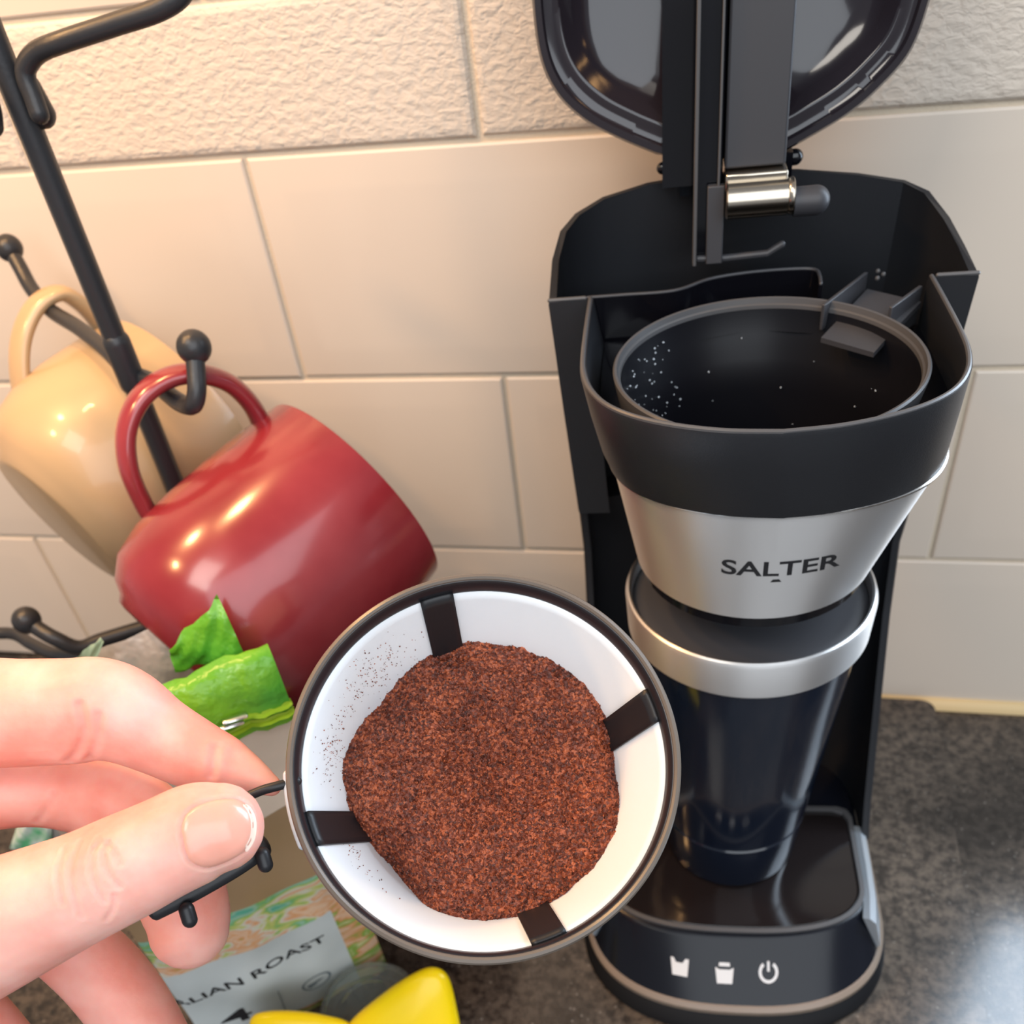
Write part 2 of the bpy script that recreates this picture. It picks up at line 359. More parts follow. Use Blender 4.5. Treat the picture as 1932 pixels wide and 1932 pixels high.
pan = mesh('control_panel', *loft([base_ring(65.6, -72, 11.4), base_ring(65, -70.8, 12.4), base_ring(62.2, -59, 22), base_ring(59.5, -50.5, 28.4), base_ring(58.5, -49, 29.6), base_ring(57.5, -47.8, 30)], True, True, True), mat('black_panel_plastic', (.005, .006, .010), .22, spec=.3), mac, ang=50)
rd = [base_ring(57.2, -47.6, 29.6, back=23), base_ring(57.2, -47.6, 31.2, back=23), base_ring(55.2, -45.6, 31.3, back=21), base_ring(54.8, -45.2, 29.7, back=20.6)]
mesh('tray_rim', *loft(rd), M['edge'], mac)
mesh('drip_tray', *loft([base_ring(54.8, -45.2, 29.9, back=20.6), base_ring(54, -44.4, 30.5, back=20)], True, True, True), mat('dark_polished_tray', (.012, .009, .009), .12), mac)
for s in (-1, 1):
    V, Fc = loft([[(s*(59.6+dx), 8, 30.4-dz), (s*(64.4+dx), -30, 22-dz), (s*(64.3+dx), -46, 13-dz)] for dx, dz in ((0, 0), (3.2, 3.0))], False)
    strip = [(s*57.6, 10, 31), (s*62.4, 10, 30.0), (s*65.6, 6, 15)]
    rr = []
    for v, q in ((12, 0), (5, 0), (-10, .2), (-25, .8), (-38, 2.6)):
        rr.append([(s*(57.4-q*1.2), v, 30.6), (s*(59.6-q), v-1, 31.4), (s*(62.2-q), v-2, 29.6), (s*(66.0-q), v-3, 14), (s*(64.5-q), v-3, 13)])
    mesh('side_sheen', *loft(rr, True, True, True), mat('painted_side_sheen', (.42, .47, .52), .30, metal=.6), mac, ang=30)  # added strip: window reflection on the base side put into its silver colour
# icons on the control panel
bv = bvh_of(pan)
def drape_front(V2, b, off, y0=-200):
    out = []
    for x, z in V2:
        h = b.ray_cast(Vector((x, y0, z)), Vector((0, 1, 0)))
        p = h[0] if h[0] is not None else Vector((x, -60, z)); nn = h[1] if h[0] is not None else Vector((0, -1, 0))
        if nn.y > 0: nn = -nn
        out.append(tuple(p+nn*off))
    return out
def icon(polys, cx, cz):
    V = []; Fc = []
    for P in polys:
        o = len(V); V += [(cx+a, cz+b*.72) for a, b in P]; Fc.append(tuple(range(o, len(V))))
    V3 = drape_front(V, bv, .12); return mesh('button_icon', V3, Fc, M['white_ink'], mac, smooth=False)
def annulus(r0, r1, a0, a1, n=20):
    return [[(r*math.cos(math.radians(a)), r*math.sin(math.radians(a))) for r, a in ((r0, a0+(a1-a0)*k/n), (r1, a0+(a1-a0)*k/n), (r1, a0+(a1-a0)*(k+1)/n), (r0, a0+(a1-a0)*(k+1)/n))] for k in range(n)]
IZ = 20.5
icon([[(-3.9, 3.2), (-3.2, -3.4), (3.2, -3.4), (3.9, 3.2), (2.4, 3.2), (1.2, 1.6), (-1.6, 1.6), (-2.6, 3.2)]], -24, IZ)
icon([[(-3.9, 2.2), (-3.2, -3.8), (3.2, -3.8), (3.9, 2.2), (2.2, 1.4), (-2.2, 1.4)], [(-2.2, 3.9), (-2.4, 2.6), (2.4, 2.6), (2.2, 3.9)]], -5, IZ-.4)
icon(annulus(2.9, 4.1, 125, 415, 26)+[[(-.5, .3), (.5, .3), (.5, 4.0), (-.5, 4.0)]], 13.5, IZ+.2)

# column with a hollow front around the mug
def cprof(z, xo, vf, xi=None, vb=84, depth=64):
    out = [(xo-.8, vf), (xo, vf+.8), (xo, vb-8), (xo-2.4, vb-2.4), (xo-8, vb)]
    out = out+[(-x, v) for x, v in reversed(out)]
    inn = []
    for k in range(25):
        t = PI*k/24; inn.append((-(xo-3.2)*math.cos(t), vf+(depth-vf)*math.sin(t)**.62))
    return [(x, v, z) for x, v in out+inn]
lv = [(28, 63.6, 6), (45, 63.8, 15), (70, 64, 25), (95, 64, 34), (130, 64, 46), (162, 64.2, 54), (184, 64.6, 50)]
mesh('column', *loft([cprof(z, xo, vf, depth=max(66, vf+6)) for z, xo, vf in lv], True, True, True), M['plastic'], mac, ang=40)

# rear housing of the head (water tank)
outer = [(56.5, 49), (70, 49), (66.5, 58), (62.5, 67), (57, 77), (50, 83.5), (35, 86.5), (15, 87.6), (0, 88), (-18, 87.8), (-36, 86.5), (-52, 83), (-61.5, 77.5), (-66.5, 70), (-69, 61), (-70, 49), (-56.5, 49)]
ztop = [271, 271, 277, 283, 288.5, 290.5, 293, 295.5, 296.5, 296.5, 295.5, 293, 290, 287, 281, 271, 271]
o_ = np.array(outer, float); inn = offset_in(o_, 2.4); inn[0] = (56.5, 51.2); inn[1] = (67.6, 51.2); inn[-1] = (-56.5, 51.2); inn[-2] = (-67.6, 51.2)
inn[0][0] = 58; inn[-1][0] = -58
def tank(zf, k, blend):
    O2 = o_.copy(); I2 = inn.copy()
    for A in (O2, I2): A[:, 0] *= k
    ring = [(x, v, z) for (x, v), z in zip(O2, zf)]+[(x, v, z) for (x, v), z in reversed(list(zip(I2, zf)))]
    return ring
zt = np.array(ztop, float)
mesh('tank_housing', *loft([tank(zt*0+184, .92, 0), tank(zt*0+186, .925, 0), tank(.5*zt+.5*186, .965, 0), tank(zt-1, 1, 0), tank(zt, .996, 0)], True, True, True), M['plastic'], mac, ang=28)
fl = [(x*.9, v*.98+.5, 232) for x, v in inn]; mesh('tank_floor', [(x, v, 232) for x, v, z in fl]+[(x, v, 228) for x, v, z in fl], [tuple(range(17)), tuple(range(33, 16, -1))]+[(i, (i+1) % 17, (i+1) % 17+17, i+17) for i in range(17)], M['gloss'], mac)
# top edge bead of the notch corners
for s in (-1, 1):
    e = [(s*69.6, 49.6, 271.2), (s*57.4, 49.8, 271.2)]
    mesh('corner_edge', *tube(e, .75, 8), M['edge'], mac)

# collar, D-shaped
half = [(56.5, 50), (56.7, 30), (56.6, 8), (55.8, -5), (53.2, -16.5), (48, -26.5), (40, -34.2), (29, -40.2), (15, -44.6), (0, -46.4)]
h2 = catmull(half, 6); dpath = np.vstack([h2, np.array([(-x, v) for x, v in h2[::-1][1:]])])   # right back -> front -> left back
ND = len(dpath)
def dring(sx, fr, z, off=0, vb=None):
    dx = 3.5*(1-sx)/.075
    P = dpath.copy()
    if off: P = offset_in(P, -off)
    P[:, 0] *= sx; P[:, 1] = 50-(50-P[:, 1])*fr
    if vb is not None: P[:, 1] = np.minimum(P[:, 1], vb)
    return [(x+dx, v, z) for x, v in P]
def ush(o1, i1): return o1+i1[::-1]
coll = [ush(dring(.935, .935, 240), dring(.935, .935, 240, 2.2)), ush(dring(.955, .955, 246), dring(.955, .955, 246, 2.2)), ush(dring(.98, .98, 258), dring(.98, .98, 258, 2.2)), ush(dring(1, 1, 269.6), dring(1, 1, 269.6, 2.2)), ush(dring(.997, .997, 270.9), dring(.997, .997, 270.9, 1.7))]
mesh('collar', *loft(coll, True, True, True), M['plastic'], mac, ang=28)
rimb = [(x, v, 270.9) for x, v in offset_in(dpath, -1.0)]
mesh('collar_edge', *tube(rimb, .78, 8), M['edge'], mac)
# steel funnel: D outline at the top to circle at the bottom, slightly proud
AX = 4.0
def blendring(t, z, r=40.3, grow=0.0):
    D = np.array(dring(.925, .925, 0))[:, :2]; V = []
    for x, v in D:
        a = math.atan2(v-AX, x); V.append((r*math.cos(a), AX+r*math.sin(a)))
    V = np.array(V); P = D*(1-t)+V*t
    return [(x, v, z) for x, v in P]
st = [blendring(t, 240.4-41.4*t) for t in (0, .02, .15, .3, .45, .6, .75, .9, 1.0)]
steel = mesh('steel_funnel', *loft(st, True, False, False), M['steel'], mac, ang=40)
mesh('funnel_lip', *tube([(x*1.008, v-.25, 240.0) for x, v, z in st[0]], .75, 8), M['chrome'], mac)
mesh('funnel_outlet', *lathe([(38.5, 199.6), (38.5, 194), (35, 191.5), (0.01, 191.5)], c=(0, AX)), M['gloss'], mac)
# printed name
bs = bvh_of(steel)
V, Fc = text_geo('SALTER', 1.0, 0, 5, .018)
w0, w1 = V[:, 0].min(), V[:, 0].max(); hh = V[:, 1].max()
xa, xb, zb = -13.3, 22.6, 217.2
vt = [(xa+(x-w0)/(w1-w0)*(xb-xa), zb+y/hh*5.6) for x, y, z in V]
tx = mesh('printed_name', drape_front(vt, bs, .12), Fc, M['ink'], mac, smooth=False)
tri = drape_front([(1.6, 214.6), (5.0, 214.6), (4.2, 215.7), (2.4, 215.7)], bs, .12)
mesh('printed_mark', tri, [(0, 1, 2, 3)], M['ink'], mac, smooth=False)
# deck, brew ring and bowl
D = dring(.97, .97, 255, 2.3); circ = []
for x, v, z in D:
    a = math.atan2(v-2.4, x); circ.append((46*math.cos(a), 2.4+46*math.sin(a), 255))
closeD = D+[(-30, 50, 255), (0, 50, 255), (30, 50, 255)]
closeC = []
for x, v, z in closeD:
    a = math.atan2(v-2.4, x); closeC.append((43.2*math.cos(a), 3+43.2*math.sin(a), 258))
mesh('deck', *loft([closeD, closeC]), M['gloss'], mac)
mesh('brew_ring', *lathe([(44.6, 258), (46.2, 266), (46.4, 267.6), (45.9, 268.2), (45.2, 268.0), (44.8, 266.4), (44.2, 266.0), (43.6, 262), (43.2, 258)], 128, (0, 3.0), True), M['edge'], mac, ang=25)
mesh('brew_bowl', *lathe([(43.8, 265), (42.0, 257), (38.6, 250), (36.2, 240), (32.5, 215), (30, 204), (.01, 203)], 96, (0, 3.0)), mat('black_bowl_plastic', (.004, .004, .006), .35, spec=.3), mac)
dr = []
for k in range(150):
    a = math.radians(rng.uniform(130, 235) if k < 110 else rng.uniform(0, 360)); zz = rng.uniform(240, 262) if k < 110 else rng.uniform(215, 262); rr_ = float(np.interp(zz, [204, 215, 240, 250, 257, 265], [30, 32.5, 36.2, 38.6, 42, 43.8]))
    dr.append(sphere((rr_*math.cos(a)*.994, 2.4+rr_*math.sin(a)*.994, zz), rng.uniform(.12, .36), 7, 5))
o = mesh('water_droplets', *join(*dr), mat('water_drop', (.9, .95, 1), .03, trans=.6, ior=1.33), mac); o['kind'] = 'stuff'
# partition between bowl and tank
pp = catmull([(-56.5, 51.5), (-45, 51.8), (-27, 52.6), (-15, 60.5), (-3, 63.8), (10, 64.6), (19.5, 63.2), (20.8, 58), (20.4, 51)], 6)
pi_ = offset_in(pp, 1.1)
rg = [[(x, v, z) for x, v in pp]+[(x, v, z) for x, v in pi_[::-1]] for z in (234, 270.2)]
mesh('partition', *loft(rg, True, True, True), M['gloss'], mac, ang=30)
mesh('partition_edge', *tube([(x, v, 270.4) for x, v in (pp+pi_)/2], .62, 8), M['gray'], mac)
# chute feeding the bowl
def slabseg(a, b, th, z0, z1):
    a, b = np.array(a, float), np.array(b, float); d = (b-a)/np.linalg.norm(b-a); n = np.array([-d[1], d[0]])*th/2
    q = [a-n, b-n, b+n, a+n]; return loft([[(x, v, z) for x, v in q] for z in (z0, z1)], True, True, True)
bevel(mesh('chute_wall', *slabseg((20.5, 38.5), (37.5, 63), 1.3, 260, 268.6), M['gray'], mac), .3)
bevel(mesh('chute_wall', *slabseg((40.5, 33.5), (52.5, 49.0), 1.3, 256, 268.6), M['gray'], mac), .3)
mesh('chute_floor', [(19.2, 28.0, 262.4), (33.5, 15.4, 262.4), (41.6, 29.5, 262.8), (53, 47, 264), (38, 60, 264), (19.2, 28.0, 260.8), (33.5, 15.4, 260.8), (41.6, 29.5, 261), (53, 47, 262), (38, 60, 262)],
     [(0, 1, 2, 3, 4), (9, 8, 7, 6, 5), (0, 5, 6, 1), (1, 6, 7, 2), (2, 7, 8, 3), (3, 8, 9, 4), (4, 9, 5, 0)], M['gray'], mac, smooth=False)
for p in ((41, 62, 269), (42.5, 60, 268.6), (40.2, 57.5, 268.4)): mesh('chute_peg', *sphere(p, .8, 10, 8), M['edge'], mac)

# open lid
lp = [(-20, 303.2), (-33, 305.6), (-45, 311), (-57, 317.7), (-66, 326.5), (-70.6, 338), (-71.5, 356), (-70, 376), (-65, 395), (-54, 411), (-36, 421), (-9, 425), (16, 421), (34, 411), (44.5, 395), (49, 376), (51.4, 358), (49.2, 341), (45.5, 328), (37.5, 319), (28.3, 312.2), (14.8, 305.6), (9.2, 303.2)]
lq = np.vstack([catmull(lp[1:-1], 12), [lp[-1]], [lp[0]]]); lc = np.array([-9.5, 366])
def lring(s, v, lean=.10): return [(lc[0]+(x-lc[0])*s, v+lean*(z-303), lc[1]+(z-lc[1])*s) for x, z in lq]
mesh('lid', *loft([lring(.90, 99), lring(.97, 94), lring(1, 86), lring(1, 81), lring(.985, 79.6), lring(.955, 79.8), lring(.945, 81.5), lring(.90, 82.5), lring(.875, 82.0), lring(.86, 82.6), lring(.82, 88), lring(.7, 92), lring(.45, 95)], True, True, True), M['lidgloss'], mac, ang=50)
# gasket ridge on the lid

def bar(x0, x1, z0, z1, v0, v1, lean=.10):
    return [(x, v+lean*(z-303), z) for x in (x0, x1) for v in (v0, v1) for z in (z0, z1)], [(0, 1, 3, 2), (4, 6, 7, 5), (0, 4, 5, 1), (2, 3, 7, 6), (0, 2, 6, 4), (1, 5, 7, 3)]
bevel(mesh('lid_arm', *bar(-11.2, 8.0, 304, 423, 64, 82), M['gray'], mac), .8)
bevel(mesh('arm_side', *bar(-20.6, -11.6, 277, 423, 66, 84), M['gloss'], mac), .6)
bevel(mesh('arm_flange', *bar(-20.9, -19.6, 275.5, 415, 62.5, 67), M['edge'], mac), .3)
bevel(mesh('arm_flange', *bar(-13.4, -12.6, 297, 415, 62.5, 66), M['edge'], mac), .2)
mesh('arm_hook', *tube([(-19, 62, 277.2), (-10, 61.5, 277.0), (4, 61.5, 277.6), (8.5, 61.5, 280.2)], 1.2, 10), M['gray'], mac)
bevel(mesh('hook_post', *bar(-16.5, -11.0, 276, 300, 62, 65), M['gray'], mac), .4)
mesh('hinge', *join(tube([(-31, 84, 300.4), (-20, 84, 300.4)], 2.0, 14), boxg(-25, -20, 80, 86, 292, 303)), M['gloss'], mac)
mesh('hinge', *join(tube([(8, 84, 300.4), (13.2, 84, 300.4)], 2.6, 14), boxg(8, 12, 80, 86, 292, 303)), M['gloss'], mac)
mesh('arm_side', *bar(-31, -20.6, 296, 423, 78, 84), M['gloss'], mac)
# water spout
def xcyl(prof, c, n=40):
    rings = [[(x, c[0]+r*math.cos(2*PI*k/n), c[1]+r*math.sin(2*PI*k/n)) for k in range(n)] for x, r in prof]; return loft(rings, True, True, True)
sp = mesh('spout_sleeve', *xcyl([(-10.6, 5.0), (-10.2, 5.6), (8.6, 5.6), (8.9, 5.2), (9.6, 5.6), (10.4, 5.6), (10.8, 5.0)], (59.5, 296.0)), M['brass'], mac, ang=30)
bevel(mesh('spout_cap', *boxg(-11, 8.6, 60, 70, 298, 303.6), M['brass'], mac), .7)
nb = [(10.8, 4.4)]+[(17.5+4.6*math.sin(a), 4.5*math.cos(a)) for a in np.linspace(0, 1.5, 8)]
mesh('spout_nozzle', *xcyl(nb, (59.0, 294.2), 28), M['gray'], mac, ang=50)

# travel mug standing under the funnel
mug = empty('travel_mug', MO, MR, S)
tag(mug, 'dark navy travel mug with steel rim band standing under the steel funnel', 'mug')
MC = (0, 5)
mesh('body', *lathe([(.01, 30.8), (27, 30.8), (28.8, 31.4), (29.4, 33), (31.4, 56), (31.8, 59.5), (31.2, 60.2), (31.0, 61.0), (32.0, 61.8), (33.0, 72), (39.4, 140), (41.4, 162), (41.4, 166)], 96, MC), M['navy'], mug, ang=25)
mesh('rim_band', *lathe([(41.3, 164.6), (43.4, 164.8), (44.2, 166), (44.9, 179.5), (44.4, 181.0), (43.6, 181.4), (42.8, 180.9), (42.4, 176), (41.5, 170)], 128, MC, True), M['steel'], mug, ang=30)
mesh('mug_lid', *lathe([(42.4, 172), (42.2, 176.2), (40.5, 177.0), (37, 177.2), (.01, 177.2)], 96, MC), M['gray'], mug)

# ---------------------------------------------------------------- mug tree
KT = 1.06
TX, TY = CAM.x+KT*(-.108-CAM.x), CAM.y+KT*(-.12-CAM.y)
tree = empty('mug_tree', (TX, TY, 0)); tag(tree, 'black iron mug tree with ball-ended pegs at the left', 'mug stand')
W2 = Vector((TX, TY, 0))
def atk(x, y, d): return at(x, y, d*KT)
def L3(p): return tuple(np.array(p)-np.array(W2))
def path(px, n=8): return catmull([L3(atk(*p)) for p in px], n)
mesh('pole', *tube([(0, 0, .004), (0, 0, .2), (0, 0, .40)], .0042, 8), M['metalblack'], tree, ang=50)
mesh('foot', *lathe([(.0001, .006), (.058, .006), (.062, .004), (.062, .001), (.058, .0), (.0001, 0)], 64), M['metalblack'], tree)
def peg(pxs, r=.0030, ball=True, br=.0062):
    p = path(pxs); V = [tube(p, r, 12)]
    q = mesh('peg', *V[0], M['metalblack'], tree)
    if ball: mesh('ball_end', *sphere(p[-1], br, 20, 14), M['metalblack'], q)
    return q
peg([(244, 705, .350), (290, 722, .345), (335, 757, .335), (362, 765, .328), (371, 742, .325), (370, 700, .324), (366, 655, .323)], .0034)
peg([(240, 705, .352), (205, 665, .36), (150, 620, .375), (95, 585, .39), (60, 545, .395), (38, 505, .396), (17, 468, .396)], .0032, br=.0058)
mesh('collar_ring', *tube([(0, 0, .250), (0, 0, .266)], .0052, 14), M['metalblack'], tree)
peg([(430, 1170, .43), (330, 1170, .42), (200, 1205, .41), (150, 1222, .405), (105, 1205, .40), (75, 1188, .40), (50, 1170, .40)], .0034, br=.0062)
peg([(330, 1200, .42), (180, 1235, .415), (110, 1235, .42), (60, 1215, .43), (20, 1195, .44), (-60, 1200, .44)], .0030, br=.006)
peg([(74, 214, .285), (62, 180, .283), (50, 150, .281), (50, 125, .279), (72, 98, .276), (120, 78, .272), (220, 45, .268), (300, 18, .265), (345, -15, .263), (350, -60, .262)], .0031)
peg([(-14, 238, .283), (-18, 205, .283), (-30, 180, .281), (-60, 160, .281), (-150, 140, .28), (-200, 110, .28)], .0032)
mesh('peg_sleeve', *tube([L3(atk(52, 165, .286)), L3(atk(80, 216, .2915))], .0042, 12), M['metalblack'], tree)

# hanging mugs
def hanging_mug(name, label, m, cLL, cUR, D, handle, strap, strap_t, rough_in=None):
    A, B = Vector(atk(*cLL)), Vector(atk(*cUR)); ax = (B-A); Hh = ax.length; ax.normalize()
    root = empty(name, tuple((A+B)/2)); tag(root, label, 'mug', 'mugs hanging on the black mug tree')
    q = ax.to_track_quat('Z', 'Y').to_matrix()
    R_ = D/2; t = .0035
    prof = [(.0001, 0), (R_*.60, 0), (R_*.66, .0006), (R_*.70, .003), (R_*.80, .0055), (R_*.92, .013), (R_*.985, .026), (R_, .042), (R_*.99, Hh*.62), (R_*.965, Hh*.82), (R_*.93, Hh-.002), (R_*.925, Hh-.0004), (R_*.91, Hh),
            (R_*.91-t*.6, Hh-.0005), (R_*.90-t, Hh-.004), (R_*.95-t, Hh*.7), (R_-t, .045), (R_*.93-t, .02), (R_*.6, .008), (.0001, .007)]
    V, Fc = lathe(prof, 96)
    V = [tuple(q @ Vector(v)-ax*Hh/2) for v in V]
    mesh('body', V, Fc, m, root, ang=40)
    c0 = (A+B)/2
    hp = catmull([tuple(Vector(atk(*h))-c0) for h in handle], 8)
    up = np.array(RM @ Vector((0, 0, 1)))
    n = len(hp); rr_ = np.full(n, strap); rr_[:4] *= np.linspace(1.35, 1, 4); rr_[-4:] *= np.linspace(1, 1.35, 4)
    # wide side of the strap lies along the normal of the handle's plane
    a, b, c = hp[0], hp[n//2], hp[-1]; nn = np.cross(b-a, c-a); nn /= np.linalg.norm(nn)
    mesh('handle', *tube(hp, rr_, 20, flat=strap_t, up=np.array(nn)), m, root, ang=80)
    return root
hanging_mug('mug', 'glossy dark red mug hanging by its handle from the peg beside the pole', M['red'],
            (345, 1250, .352), (672, 930, .372), .0985,
            [(292, 985, .350), (270, 950, .345), (243, 885, .336), (238, 815, .331), (262, 755, .329), (310, 716, .330), (368, 705, .333), (430, 722, .340), (475, 765, .347), (498, 815, .354), (508, 850, .360)], .0036, 1.9)
hanging_mug('mug', 'cream mug hanging behind the red mug, its handle on the left peg', M['cream'],
            (112, 985, .405), (352, 775, .43), .106,
            [(75, 815, .405), (55, 785, .400), (38, 715, .392), (40, 640, .388), (66, 580, .387), (110, 553, .389), (150, 572, .396), (185, 610, .405), (200, 650, .415)], .0034, 1.9)

# ---------------------------------------------------------------- coffee bag on the worktop
yaw = math.radians(36); Rc = Vector((-.040, -.200, 0)); ud = Vector((-math.cos(yaw), -math.sin(yaw), 0)); nd = Vector((math.sin(yaw), -math.cos(yaw), 0))  # u to the left along the face, n towards the viewer
bag = empty('coffee_bag', tuple(Rc)); bag.rotation_euler = (0, 0, 0)
tag(bag, 'coffee bag with a pale grey label and painted print, folded green top, behind the hand', 'bag')
BW = .086
def face_uv(px, py):
    d = ray(px, py); t = (Rc-CAM).dot(nd)/d.dot(nd); p = CAM+d*t-Rc; return p.dot(ud), p.z
rb = np.random.default_rng(3)
NU, NZ = 36, 60
Zt = .172
def bulge(u, z):
    a = max(0, min(1, u/BW)); b = max(0, min(1, z/Zt))
    s = math.sin(PI*a)**.6*(.0055*(math.sin(PI*min(1, b*.9+.08)))**.5)
    return s+.0006*math.sin(u*210+z*60)+.0005*math.sin(z*170-u*90)
TH = .042
zL, zA = face_uv(614, 1707)[1], face_uv(600, 1632)[1]
zTan = face_uv(570, 1497)[1]
Zb = face_uv(528, 1345)[1]
M['art'] = artmat(zL-.012, zA)
uR, uL = face_uv(618, 1703)[0], face_uv(295, 1848)[0]
def bagmat(u, z):
    if z > zTan: return 0
    if z > zA: return 1
    if z > zL: return 2
    if uR < u < uL and z > .004: return 3
    return 2
zs = sorted(set(list(np.linspace(0, Zb, 50))+[zL, zA, zTan, .004])); us = sorted(set(list(np.linspace(0, BW, 40))+[uR, min(uL, BW)]))
V = []; Fc = []; mi = []
for z in zs:
    for u in us: V.append(tuple(ud*u+nd*bulge(u, z)+Vector((0, 0, z))))
nu = len(us)
for i in range(len(zs)-1):
    for j in range(nu-1):
        Fc.append((i*nu+j, i*nu+j+1, (i+1)*nu+j+1, (i+1)*nu+j)); mi.append(bagmat((us[j]+us[j+1])/2, (zs[i]+zs[i+1])/2))
front = mesh('front_panel', V, Fc, [M['beige'], M['tan'], M['art'], M['label']], bag, ang=60, mi=mi)
def side(u0, flip):
    rg = []
    for k in range(9):
        t = k/8; dd = TH*t; fold = .006*math.sin(PI*t)*(1 if u0 > .01 else -1)*-1
        rg.append([tuple(ud*(u0+fold*(1 if True else 0))-nd*(dd*(1-.55*max(0, (z/Zb))**1.5))+Vector((0, 0, z))+nd*bulge(u0, z)) for z in np.linspace(0, Zb, 24)])
    return loft(rg, False)
mesh('side_gusset', *side(0, 0), M['art'], bag)
mesh('side_gusset', *side(BW, 1), M['art'], bag)
V = []
rg = [[tuple(ud*u-nd*(TH*(1-.55*(z/Zb)**1.5)+.004*math.sin(PI*u/BW))+Vector((0, 0, z))) for u in np.linspace(0, BW, 20)] for z in np.linspace(0, Zb, 24)]
mesh('back_panel', *loft(rg, False), M['tan'], bag)
# folded green top
def roll(z0, z1, off, th, lean=0, u0=-.001, u1=BW+.001):
    out = []
    for u in np.linspace(u0, u1, 26):
        wv = .0010*math.sin(u*300)+.0006*math.sin(u*720+1)
        z1u = z1+.0012*math.sin(u*95+.5)
        o = off+wv
        out.append([tuple(ud*u+nd*(o)+Vector((0, 0, z0))), tuple(ud*u+nd*(o+th*.9)+Vector((0, 0, z0+.001))), tuple(ud*u+nd*(o+th+.0015)+Vector((0, 0, (z0+z1)/2))), tuple(ud*u+nd*(o+th-lean*.4)+Vector((0, 0, z1u-.002))), tuple(ud*u+nd*(o+th*.5-lean)+Vector((0, 0, z1u))), tuple(ud*u+nd*(o-lean)+Vector((0, 0, z1u-.002))), tuple(ud*u+nd*(o-.001)+Vector((0, 0, (z0+z1)/2)))])
    return loft(out, True, True, True)
zG0, zG1 = Zb, .2035
mesh('folded_top', *roll(zG0-.002, zG1, -.001, .006, .004), M['green'], bag, ang=70)
mesh('fold_tie', *roll(zG0+.0072, zG0+.0086, .0050, .0012, 0, -.0015, .05), M['tie'], bag)
mesh('fold_tie', *roll(zG0+.0035, zG0+.0045, .0050, .0012, 0, -.0015, .075), M['tie'], bag)
for (a, b) in ((432, 1328), (425, 1340)):
    u, z = face_uv(a, b); c = ud*u+nd*.0085+Vector((0, 0, z))
    mesh('tie_clip', *tube([tuple(c-ud*.004), tuple(c+ud*.0035+Vector((0, 0, .0006)))], .0014, 10, flat=.5), M['chrome'], bag)
# bag lettering
bf = bvh_of(front)
def on_bag(P, off=.00025):
    out = []
    for u, z in P:
        h = bf.ray_cast(ud*u+nd*.05+Vector((0, 0, z)), -nd)
        p = h[0] if h[0] is not None else ud*u+Vector((0, 0, z)); out.append(tuple(p+nd*off))
    return out
def bag_text(s, pxA, pxB, h, name, m, bold=1.0):
    V, Fc = text_geo(s, 1, 0, 3, .012); w0, w1 = V[:, 0].min(), V[:, 0].max()
    a, b = np.array(face_uv(*pxA)), np.array(face_uv(*pxB)); d = b-a; ln = np.linalg.norm(d); d /= ln; nrm = np.array([-d[1], d[0]]);
    if nrm[1] < 0: nrm = -nrm
    hs = V[:, 1].max()
    P = [a+d*((x-w0)/(w1-w0)*ln)+nrm*(y/hs*h) for x, y, z in V]
    mesh(name, on_bag(P), Fc, m, bag, smooth=False)
bag_text('ITALIAN ROAST', (292, 1921), (611, 1757), .0052, 'printed_lettering', M['ink'])
bag_text('4', (420, 1930), (476, 1903), .0090, 'printed_number', M['ink'])
def bag_poly(name, polys, m):
    V = []; Fc = []
    for P in polys:
        o = len(V); V += [face_uv(*p) for p in P]; Fc.append(tuple(range(o, len(V))))
    mesh(name, on_bag(V, .0002), Fc, m, bag, smooth=False)
el = []
for k in range(28):
    a0, a1 = 2*PI*k/28, 2*PI*(k+1)/28
    def ep(a, s): return (592+27*s*math.cos(a)-6*s*math.sin(a), 1836-9*s*math.cos(a)+17*s*math.sin(a))
    el.append([ep(a0, 1), ep(a1, 1), ep(a1, .84), ep(a0, .84)])
el.append([(574, 1846), (596, 1830), (606, 1826), (590, 1842), (580, 1850)])
bag_poly('printed_emblem', el, M['greyprint'])
bag_poly('printed_dot', [[(600+9*math.cos(a), 1884+6*math.sin(a)) for a in np.linspace(0, 2*PI, 14)[:-1]]], M['ink'])
bag_poly('label_line', [[(300, 1952), (300, 1949), (655, 1858), (655, 1861)], [(519, 1856), (521, 1856), (538, 1900), (536, 1900)]], M['greyprint'])

# grey pouch behind the bag, green corner fold
pouch = empty('foil_pouch', tuple(at(300, 1400, .37))); pc = Vector(pouch.location)
tag(pouch, 'grey foil pouch with a green folded corner standing behind the coffee bag', 'bag')
def quadsheet(name, c, m, parent, org, th=.004, n=14, wob=.0012, seed=0):
    """c: four corners TL TR BR BL as (px, py, d); a thin pillow with thickness"""
    r = np.random.default_rng(seed); ph = r.uniform(0, 6, 4); P = [np.array(at(*q)) for q in c]
    nrm = np.cross(P[1]-P[0], P[3]-P[0]); nrm /= np.linalg.norm(nrm)
    if nrm.dot(np.array(CAM)-P[0]) < 0: nrm = -nrm
    V = []; N2 = n+1
    for s in (1, -1):
        for i in range(N2):
            for j in range(N2):
                u, v = j/n, i/n; p = (P[0]*(1-u)+P[1]*u)*(1-v)+(P[3]*(1-u)+P[2]*u)*v
                e = (math.sin(PI*u)*math.sin(PI*v))**.4*th/2
                wv = wob*(math.sin(u*9+ph[0])*math.sin(v*7+ph[1])+.5*math.sin(u*19+v*13+ph[2]))
                V.append(tuple(p+nrm*(s*e+wv)-np.array(org)))
    Fc = []
    for s in (0, 1):
        b = s*N2*N2
        for i in range(n):
            for j in range(n): Fc.append((b+i*N2+j, b+i*N2+j+1, b+(i+1)*N2+j+1, b+(i+1)*N2+j))
    return mesh(name, V, Fc, m, parent, ang=60)
